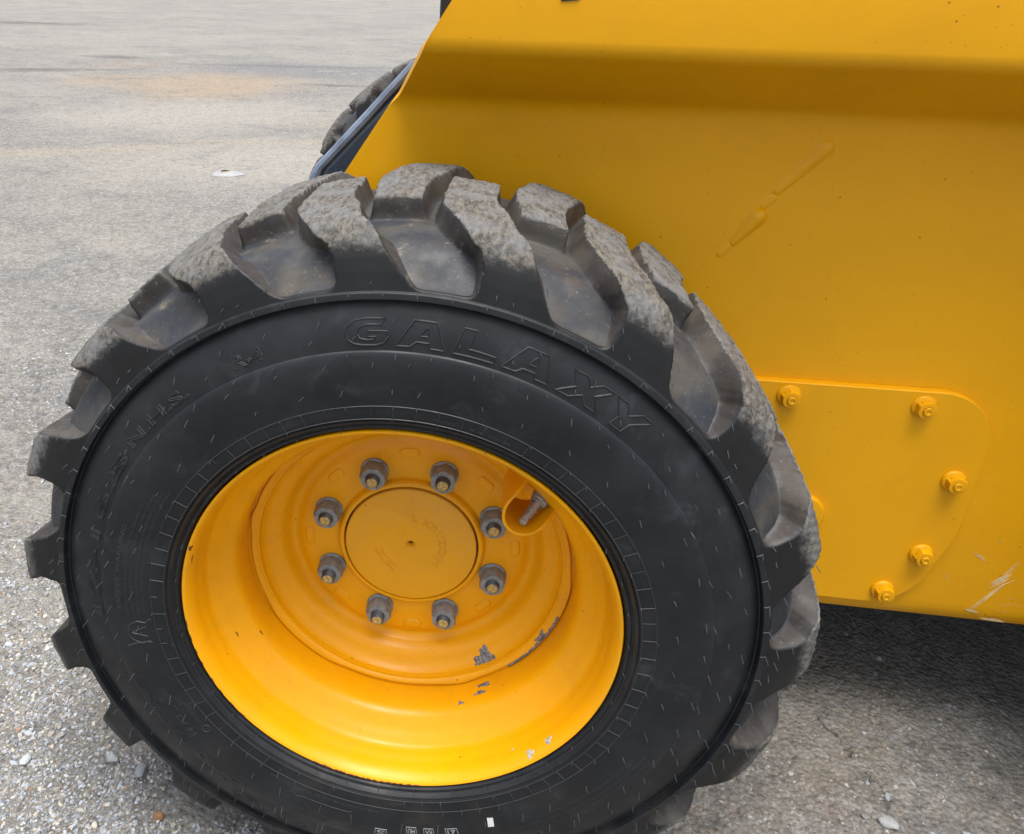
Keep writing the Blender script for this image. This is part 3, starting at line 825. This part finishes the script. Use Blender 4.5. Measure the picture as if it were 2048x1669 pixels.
# pads pressed into the disc
def pad():
    bag = Bag(); nu, nv_ = 28, 6; L, W, H = .0115, .0058, .0019
    V = []; F = []
    for i_ in range(nv_+1):
        t = i_/nv_; hh = H*(1-t**3) ; sc_ = 0.45+0.55*t
        for q in range(nu):
            a = 2*math.pi*q/nu; cx = (L-W)*(1 if math.cos(a) > 0 else -1)
            V.append((cx*1.0+W*sc_*math.cos(a), -hh, W*sc_*math.sin(a)))
    for i_ in range(nv_):
        for q in range(nu): F.append([i_*nu+q, i_*nu+(q+1) % nu, (i_+1)*nu+(q+1) % nu, (i_+1)*nu+q])
    F.append(list(range(nu))[::-1])
    return V, F
pv, pf = pad()
pad0 = None
for q in range(8):
    a = 47.6+45*q
    if pad0 is None:
        pad0 = mesh_obj('pressed_pad', pv, pf, M_RIM, rim, True, 50); o = pad0
    else:
        o = pad0.copy(); COL.objects.link(o); o.parent = rim
    o.location = pol(a, .1185, .1333); o.rotation_euler = (0, R_(90-a), 0)

# lug nuts and studs
def hexnut(af=.0265, h=.0195, bore=.0075):
    bag = Bag(); V = []; F = []
    rc = af/math.sqrt(3)
    n = 48
    rings = []
    def hexr(t): 
        x = (t % (math.pi/3))-math.pi/6
        return (af/2)/math.cos(x)
    for (kind, y) in (('circ+', 0), ('circ+', -.0022), ('hex', -.0034), ('hex', -h+.0022), ('hexc', -h), ('circ', -h-.0002), ('bore', -h-.0002), ('bore', -h+.006)):
        ring = []
        for q in range(n):
            t = 2*math.pi*q/n; hr = hexr(t)
            r = {'circ+': rc*1.04, 'hex': hr, 'hexc': min(hr, af/2*1.02), 'circ': af/2*.93, 'bore': bore+.0006}[kind]
            ring.append(len(V)); V.append((r*math.cos(t), y, r*math.sin(t)))
        rings.append(ring)
    for a_, b_ in zip(rings, rings[1:]):
        for q in range(n): F.append([a_[q], b_[q], b_[(q+1) % n], a_[(q+1) % n]])
    return V, F
nv_, nf_ = hexnut()
n0 = s0 = e0 = None
for q in range(8):
    a = 25.4+45*q
    p = pol(a, .1016, .1330)
    rot = (R_(random.uniform(-1.5, 1.5)), R_(random.uniform(0, 60)), R_(random.uniform(-1.5, 1.5)))
    if n0 is None:
        n0 = mesh_obj('lug_nut', nv_, nf_, M_ZINC, rim, True, 28); o = n0
        prof = []
        y = .0
        s0 = lathe('wheel_stud', [(0.0, .0076)]+[(-.012-i_*.0007, .0076 if i_ % 2 else .0069) for i_ in range(20)]+[(-.0265, .0066), (-.0272, .0058)], M_STUD, rim, n=28, angle=60)
        e0 = lathe('stud_end', [(-.0271, .0060), (-.0276, .0054), (-.0277, .0030), (-.0272, .0022), (-.0271, .0001)], M_STUDEND, rim, n=24, angle=60)
        s, e = s0, e0
    else:
        o = n0.copy(); s = s0.copy(); e = e0.copy()
        for x in (o, s, e): COL.objects.link(x); x.parent = rim
    ln = random.uniform(-.002, .0025)
    o.location = p; o.rotation_euler = rot
    for x in (s, e): x.location = p+Vector((0, ln, 0)); x.rotation_euler = rot

# valve and its guard
va = 40.0
def vframe(a): 
    rad = Vector((math.cos(R_(a)), 0, math.sin(R_(a)))); tan = Vector((-rad.z, 0, rad.x)); return rad, tan
rad, tan = vframe(43.5)
V = []; F = []; nn = 26
def upath(t, grow=0.0):   # t 0..1 around the U, opening towards the rim wall
    W = .0235+grow; D = .020
    if t < .22: u = t/.22; return (W, .0)[0], .018*(1-u)+.0
    if t > .78: u = (t-.78)/.22; return -W, .018*u
    a = math.pi*(t-.22)/.56; return W*math.cos(a), -W*1.08*math.sin(a)
RG = .1680
for side_ in (0.0, -.0026):
    for i_ in range(nn+1):
        t = i_/nn; x, z = upath(t, side_)
        for dq, y in enumerate((.100, .082, .064, .050)):
            yy = y
            if dq == 3: yy = .040+.020*min(1, abs(t-.5)*2)**2.2
            P = rad*(RG+z)+tan*x; V.append((P.x, yy, P.z))
W4 = 4; off = (nn+1)*4
for i_ in range(nn):
    for dq in range(3):
        a_ = i_*4+dq; F.append([a_, a_+4, a_+5, a_+1]); F.append([off+a_, off+a_+1, off+a_+5, off+a_+4])
    a_ = i_*4+3; F.append([a_, a_+4, off+a_+4, off+a_])
for i_ in (0, nn):
    for dq in range(3):
        a_ = i_*4+dq; F.append([a_, a_+1, off+a_+1, off+a_])
mesh_obj('valve_guard', V, F, M_RIM, rim, True, 40)
rad, tan = vframe(va)
base = rad*.1815+Vector((0, .078, 0)); tip = rad*.1560+tan*.0015+Vector((0, .050, 0))
dv = (tip-base); Ld = dv.length; q_ = dv.to_track_quat('-Y', 'Z')
def vlathe(name, prof, mat, n=24):
    o = lathe(name, prof, mat, rim, n=n, angle=40); o.location = base; o.rotation_mode = 'QUATERNION'; o.rotation_quaternion = q_; return o
vlathe('valve_stem', [(0, .0060), (-.008, .0060), (-.0085, .0048), (-.020, .0048), (-.0202, .0053), (-.0215, .0053), (-.0217, .0044), (-.0255, .0044), (-.0257, .0049), (-.0268, .0049),
                      (-.027, .0038), (-.0300, .0040), (-.0303, .0035), (-.0306, .0040), (-.0320, .0040), (-.0323, .0035), (-.0326, .0040), (-.0385, .0041), (-.0395, .0032), (-.0392, .0015), (-.0375, .0001)], M_VALVE)
V2, F2 = hexnut(.0155, .0055, .0050)
o = mesh_obj('valve_nut', V2, F2, M_VALVE, rim, True, 28); o.location = base+dv.normalized()*.007; o.rotation_mode = 'QUATERNION'; o.rotation_quaternion = q_
vlathe('valve_washer', [(.0, .0105), (-.0052, .0105), (-.0066, .0095), (-.0068, .005)], M_VALVE)

# paint chips and rust on the rim: irregular thin flakes laid on the surface
def rim_surf(prof):
    prof = np.array(prof); s = np.concatenate([[0], np.cumsum(np.linalg.norm(np.diff(prof, axis=0), axis=1))])
    def f_(sv):
        y = np.interp(sv, s, prof[:, 0]); r = np.interp(sv, s, prof[:, 1])
        e = 1e-4; dy = np.interp(sv+e, s, prof[:, 0])-y; dr = np.interp(sv+e, s, prof[:, 1])-r
        l = math.hypot(dy, dr) or 1; return y, r, -abs(dr)/l, -abs(dy)/l     # normal: towards viewer / axis
    return s, f_
sR, fR = rim_surf(RIMP[4:]); sD, fD = rim_surf(DISCP)
def s_for(prof_s, prof, y, r):
    p = np.array(prof); i_ = int(np.argmin(np.hypot(p[:, 0]-y, p[:, 1]-r))); return prof_s[i_]
def flake(name, fn, s_c, a_c, ws, wa, mat, seed, lift=.0004):
    r4 = random.Random(seed); N_ = 22; rings = 3; V = []; F = []
    rads = [1+0.5*(r4.random()-.5)+0.25*math.sin(3*t*2*math.pi/N_+seed) for t in range(N_)]
    def P(ds, da, l):
        y, r, ny, nr = fn(s_c+ds); a = a_c+math.degrees(da/r)
        return pol(a, r+nr*l, y+ny*l)
    V.append(P(0, 0, lift))
    for k in range(1, rings+1):
        for t in range(N_):
            an = t*2*math.pi/N_; rr = rads[t]*k/rings
            V.append(P(ws*rr*math.cos(an), wa*rr*math.sin(an), lift*(1 if k < rings else 0.0)))
    for t in range(N_): F.append([0, 1+t, 1+(t+1) % N_])
    for k in range(rings-1):
        for t in range(N_):
            a_ = 1+k*N_; b_ = a_+N_; F.append([a_+t, b_+t, b_+(t+1) % N_, a_+(t+1) % N_])
    return mesh_obj(name, V, F, mat, rim, True)
sd = lambda y, r: s_for(sD, DISCP, y, r)
sr = lambda y, r: s_for(sR, RIMP[4:], y, r)
flake('paint_chip', fD, sd(.1110, .1665), -55.5, .0105, .0120, M_CHIP, 1)
for q in range(9):
    t = q/8; flake('paint_chip', fD, sd(.0965, .1806)+.001, -46+27*t, max(.0022, .0034*math.sin(q*2.1)**2), .0062, M_CHIP, 10+q)
flake('paint_chip', fD, sd(.0970, .1760), -28.5, .0044, .0090, M_CHIP, 31)
flake('paint_chip', fR, sr(.0800, .1828)+.008, -58.5, .0032, .0080, M_CHIP, 32)
flake('paint_chip', fR, sr(.0800, .1828)-.002, -60.0, .0026, .0070, M_CHIP, 33)
flake('paint_chip', fR, sr(.0700, .1834), -67.5, .0022, .0034, M_CHIP, 34)
flake('paint_chip', fR, sr(.0020, .2168)+.002, -47.0, .0044, .0042, M_CHIP2, 35)
flake('paint_chip', fR, sr(.0060, .2150), -40.0, .0034, .0044, M_CHIP2, 36)
flake('paint_chip', fR, sr(.0160, .2134), -52.5, .0012, .0013, M_CHIP2, 37)
flake('rust_spot', fR, sr(-.0030, .2202)+.0008, 162.0, .0022, .0035, M_RUST, 41, .0006)
flake('rust_spot', fR, sr(.0020, .2168)+.001, 166.5, .0010, .0055, M_RUST, 42)
for q in range(16):
    flake('rust_spot', fR, sr(-.0034, .2218)+.0002, -112+q*1.9+random.random(), .0007+.0008*random.random(), .0026+.002*random.random(), M_RUST, 50+q, .0006)
for q in range(8):
    flake('rust_spot', fR, sr(-.0034, .2218)+.0002, 186+q*5+random.random()*2, .0006, .0024+.002*random.random(), M_RUST, 80+q, .0006)
flake('scuff_mark', fR, sr(.0460, .2015), -155.5, .0009, .0032, M_RUST, 90)
flake('scuff_mark', fR, sr(.0620, .1852), -150.0, .0009, .0030, M_RUST, 91)

# dark interior behind the disc, axle
axle = lathe('axle_housing', [(.150, .001), (.150, .185), (.30, .19), (.34, .10), (.36, .10)], M_UNDER, loader, n=48)

# ---- body side: one bent sheet, upper part standing proud of the lower
YU, YL = .215, .330
prof = [(1.02, YU), (.80, YU), (.60, YU), (.548, YU), (.541, YU+.0010), (.5355, YU+.0038), (.5310, YU+.0090), (.5275, YU+.0160), (.482, YL-.0190), (.477, YL-.0105), (.472, YL-.0052), (.465, YL-.0018), (.456, YL),
        (.38, YL), (.30, YL), (.15, YL), (0, YL), (-.10, YL), (-.158, YL), (-.170, YL+.0006), (-.180, YL+.003), (-.188, YL+.008), (-.1935, YL+.015), (-.1955, YL+.024), (-.196, YL+.06)]
# front edge x as a function of z
EZ = [-.30, .380, .460, .474, .498, .530, .545, .582, 1.05]; EX = [-.545, -.116, -.065, -.051, -.036, -.0175, -.0108, .0120, .29]
us = np.concatenate([[0, .004, .012], np.linspace(.03, 1.0, 26)])
XR = 1.95
front = []; back = []
for z, y in prof:
    xl = float(np.interp(z, EZ, EX))
    for u_ in us:
        front.append((xl+(XR-xl)*u_, y, z))
V = np.array(front); n1, n2 = len(prof), len(us)
P2 = np.array(prof)
nrm = np.gradient(P2, axis=0); nrm = np.stack([-nrm[:, 1]*-1, nrm[:, 0]], -1)
nz_ = np.zeros((n1, 2))
for i_ in range(n1):
    a_ = P2[max(0, i_-1)]; b_ = P2[min(n1-1, i_+1)]; d_ = b_-a_; d_ /= np.linalg.norm(d_)
    nz_[i_] = (d_[1], -d_[0])      # (dz', dy') inward normal in (z, y)
TH = .008
Vb = V.copy().reshape(n1, n2, 3)
Vb[:, :, 2] += nz_[:, None, 0]*TH; Vb[:, :, 1] += nz_[:, None, 1]*TH
V3 = np.concatenate([V, Vb.reshape(-1, 3)])
F = []
N0 = n1*n2
for i_ in range(n1-1):
    for j_ in range(n2-1):
        a_ = i_*n2+j_; F.append([a_, a_+n2, a_+n2+1, a_+1]); F.append([N0+a_, N0+a_+1, N0+a_+n2+1, N0+a_+n2])
    a_ = i_*n2; F.append([a_, N0+a_, N0+a_+n2, a_+n2])
panel = mesh_obj('side_panel', V3, F, M_BODY, loader, True, 60)

# chassis behind it
def prism(name, outline, y0, y1, mat, bevel=.0, parent=None, seg=3):
    n = len(outline)
    V = [(x, y0, z) for x, z in outline]+[(x, y1, z) for x, z in outline]
    F = [list(range(n)), list(range(n, 2*n))[::-1]]+[[i_, n+i_, n+(i_+1) % n, (i_+1) % n] for i_ in range(n)]
    o = mesh_obj(name, V, F, mat, parent or loader, bevel > 0, 40 if bevel > 0 else None)
    if bevel > 0:
        b = o.modifiers.new('b', 'BEVEL'); b.width = bevel; b.segments = seg; b.limit_method = 'ANGLE'; b.angle_limit = R_(25)
    return o
prism('chassis', [(.02, -.15), (1.95, -.15), (1.95, .95), (.33, .95), (.07, .52), (-.05, .33), (-.02, .10)], .375, 1.22, M_UNDER)
prism('belly_plate', [(-.02, -.262), (1.95, -.262), (1.95, -.165), (-.02, -.165)], .43, 1.25, M_UNDER)  # unseen belly, set lower to deepen the shade on the ground
prism('cab_side', [(.34, .95), (1.90, .95), (1.80, 1.55), (.55, 1.55)], .30, 1.29, M_UNDER)
prism('far_side_panel', [(-.066, .459), (.0065, .58), (.25, 1.0), (1.95, 1.0), (1.95, -.19), (.0, -.19), (-.116, .38)], 1.255, 1.27, M_BODY)
# slate-blue lip of the end guard seen just in front of the yellow sheet
gp = [(-.040, .505), (-.100, .440), (-.150, .385), (-.158, .372), (-.160, .358), (-.158, .330), (-.140, .300), (.02, .300), (.02, .505)]
prism('end_guard', gp, .350, .430, M_SLATE, .013)
bag = Bag(); bag.tube([(-.036, .351, .508), (-.101, .351, .4355), (-.1515, .351, .3800), (-.1585, .352, .3660), (-.1600, .353, .352), (-.158, .354, .33)], .0055, k=8); bag.build('guard_lip_sheen', M_LIP, loader)  # pale tube along the edge carries the painted sky reflection
prism('black_bumper', [(-.012, .548), (-.006, .540), (.05, .540), (.05, .75), (-.012, .75)], .36, .46, M_BLACK, .006)
# black label at the top edge of the frame
q = [(.1165, YU-.0012, .5838), (.1335, YU-.0012, .5853), (.138, YU-.0012, .66), (.1165, YU-.0012, .66)]
q2 = [(x, y+.0010, z) for x, y, z in q]
mesh_obj('black_label', q+q2, [[0, 1, 2, 3], [0, 4, 5, 1], [1, 5, 6, 2], [2, 6, 7, 3], [3, 7, 4, 0]], M_BLACK, loader, False)

# access cover
def rounded(ptsr, seg=10):
    out = []
    n = len(ptsr)
    for i_ in range(n):
        p0 = Vector(ptsr[i_-1][:2]); p = Vector(ptsr[i_][:2]); p1 = Vector(ptsr[(i_+1) % n][:2]); r = ptsr[i_][2]
        if r <= 0: out.append(tuple(p)); continue
        a = (p0-p).normalized(); b = (p1-p).normalized(); ang = a.angle(b); t = r/math.tan(ang/2)
        A_ = p+a*t; B_ = p+b*t; c = p+(a+b).normalized()*(r/math.sin(ang/2))
        va_ = A_-c; vb_ = B_-c; th0 = math.atan2(va_.y, va_.x); th1 = math.atan2(vb_.y, vb_.x); d = (th1-th0+math.pi) % (2*math.pi)-math.pi
        for k in range(seg+1): out.append((c.x+r*math.cos(th0+d*k/seg), c.y+r*math.sin(th0+d*k/seg)))
    return out
CP = rounded([(.25, .1500, 0), (.688, .1560, .070), (.6865, -.042, .10), (.648, -.1640, .075), (.25, -.1615, 0)])
n = len(CP)
cx_ = sum(p[0] for p in CP)/n; cz_ = sum(p[1] for p in CP)/n
V = []; rings = [(YL+.001, 0), (YL-.0078, 0), (YL-.0096, .0015)]
for y, ins_ in rings:
    for (x, z) in CP:
        d = Vector((x-cx_, z-cz_)); L = d.length; d /= L
        # top edge stands off slightly in the middle, as the sheet does not lie flat
        wav = -.0022*max(0, math.sin((x-.40)/.30*math.pi))*(1 if z > .13 else 0) if .40 < x < .70 else 0
        V.append((x-d.x*ins_, y+wav, z-d.y*ins_))
F = []
for k in range(len(rings)-1):
    for i_ in range(n): F.append([k*n+i_, k*n+(i_+1) % n, (k+1)*n+(i_+1) % n, (k+1)*n+i_])
F.append([(len(rings)-1)*n+i_ for i_ in range(n)])
cover = mesh_obj('access_cover', V, F, M_BODY, loader, True, 20)
def flange_nut():
    V = []; F = []; n = 48; af = .0205; rings = []
    def hexr(t): 
        x = (t % (math.pi/3))-math.pi/6; return (af/2)/math.cos(x)
    for kind, y in (('f', 0), ('f', -.0020), ('f2', -.0036), ('h', -.0048), ('h', -.0125), ('hc', -.0142), ('c', -.0144), ('b', -.0144), ('b', -.0132), ('s', -.0132), ('s', -.0158), ('s2', -.0164), ('d', -.0164), ('d2', -.0154)):
        ring = []
        for q in range(n):
            t = 2*math.pi*q/n
            r = {'f': .0148, 'f2': .0138, 'h': hexr(t), 'hc': min(hexr(t), af/2*1.03), 'c': af/2*.90, 'b': .0062, 's': .0056, 's2': .0050, 'd': .0030, 'd2': .0024}[kind]
            ring.append(len(V)); V.append((r*math.cos(t), y, r*math.sin(t)))
        rings.append(ring)
    for a_, b_ in zip(rings, rings[1:]):
        for q in range(n): F.append([a_[q], b_[q], b_[(q+1) % n], a_[(q+1) % n]])
    F.append(rings[-1])
    return V, F
fv, ff = flange_nut(); fn0 = None
for (x, z) in ((.4430, .1340), (.5990, .1340), (.6590, .0345), (.6490, -.0785), (.6160, -.1415)):
    if fn0 is None: fn0 = mesh_obj('flange_nut', fv, ff, M_BODY, cover, True, 30); o = fn0
    else: o = fn0.copy(); COL.objects.link(o); o.parent = cover
    o.location = (x, YL-.0097, z); o.rotation_euler = (0, R_(random.uniform(0, 60)), 0)
o = lathe('round_plug', [(YL-.009, .030), (YL-.015, .030), (YL-.0175, .0275), (YL-.0185, .020), (YL-.0185, .0005)], M_BODY, cover, n=48, center=(.4880, -.0330), angle=35)

# raised weld drops on the sheet
def drop(p0, p1, r0, r1, h0, h1, name='weld_bead'):
    p0 = Vector(p0); p1 = Vector(p1); d = p1-p0; L = d.length; d /= L; s = Vector((-d.y, d.x)); V = []; F = []; n_, m_ = 44, 14
    for i_ in range(n_+1):
        t = i_/n_
        x = -r0+(L+r0+r1)*t; u_ = np.clip(x/L, 0, 1); r = r0+(r1-r0)*u_; h = h0+(h1-h0)*u_
        if x < 0: e = math.sqrt(max(0, 1-(x/r0)**2))
        elif x > L: e = math.sqrt(max(0, 1-((x-L)/r1)**2))
        else: e = 1
        for j_ in range(m_+1):
            v = -1+2*j_/m_; P = p0+d*x+s*(v*r*e)
            V.append((P.x, YL+.0004-h*e*(1-v*v)**1.4, P.y))
    for i_ in range(n_):
        for j_ in range(m_):
            a_ = i_*(m_+1)+j_; F.append([a_, a_+1, a_+m_+2, a_+m_+1])
    return mesh_obj(name, V, F, M_BODY, panel, True)
drop((.4260, .4360), (.3850, .3860), .0110, .0065, .0042, .0026)
drop((.3800, .3760), (.3740, .3690), .0070, .0065, .0018, .0018)
drop((.3680, .3530), (.3470, .3230), .0120, .0060, .0075, .0030)
drop((.3420, .3170), (.3350, .3080), .0066, .0060, .0018, .0018)

# white scratches at the lower right
bag = Bag(); r5 = random.Random(3)
def scr(x0, z0, x1, z1, n, spread, w=.0005):
    for q in range(n):
        ox, oz = r5.gauss(0, spread), r5.gauss(0, spread); t0 = r5.random()*.4; t1 = .6+r5.random()*.4
        bend = r5.gauss(0, .0012); P = []
        dx, dz = x1-x0, z1-z0
        for k in range(6):
            t = t0+(t1-t0)*k/5; P.append((x0+dx*t+ox-dz*bend*8*math.sin(t*3.1), YL-.0001, z0+dz*t+oz+dx*bend*8*math.sin(t*3.1)))
        w2 = w*.55; bag.tube(P, [w2*.3, w2, w2*1.1, w2, w2*.9, w2*.2], k=4)
scr(.731, -.178, .773, -.108, 5, .0016, .0006); scr(.748, -.125, .772, -.105, 12, .0030, .0007); scr(.760, -.112, .776, -.078, 4, .0015, .0004)
scr(.713, -.073, .745, -.092, 3, .0010, .0007); scr(.738, -.050, .750, -.058, 1, .0003, .0008); scr(.728, -.166, .752, -.171, 7, .0018, .0006)
scr(.748, -.178, .795, -.180, 5, .0015, .0007); scr(.684, -.110, .700, -.123, 2, .0012, .0003); scr(.765, -.150, .800, -.155, 5, .006, .0002)
o = bag.build('scratches', M_SCR, panel); o['kind'] = 'stuff'

# ---- far wheel on the other side (tyre only shows past the front edge), and the second near wheel, out of view, put in for its shade
def simple_tyre(name, loc, flip):
    parts = [lug_mesh(k, fr, .0050) for k in range(-9, 9) for fr in (False, True)]
    V = []; F = []; C = []; off = 0
    for v, f_, c in parts: V.append(v); F.append(f_+off); C.append(c); off += len(v)
    o = casing(name, loader, 96)
    V = np.concatenate(V); F = np.concatenate(F); C = np.concatenate(C)
    l = mesh_obj('tread', V, F, M_TREAD, o, True)
    at = l.data.color_attributes.new('tread', 'FLOAT_COLOR', 'POINT'); at.data.foreach_set('color', C.astype(np.float32).ravel())
    o.location = loc
    if flip: o.rotation_euler = (0, 0, math.pi)
    return o, l
ft, fl = simple_tyre('far_tyre', (-.012, 1.66, .014), True)
ft['label'] = 'far side tyre, only its dark tread showing past the yellow sheet'
st = ft.copy(); COL.objects.link(st); st.parent = loader; st.name = 'second_tyre'; st.location = (1.27, 0, 0); st.rotation_euler = (0, 0, 0)
sl_ = fl.copy(); COL.objects.link(sl_); sl_.parent = st
st['label'] = 'other near side tyre'
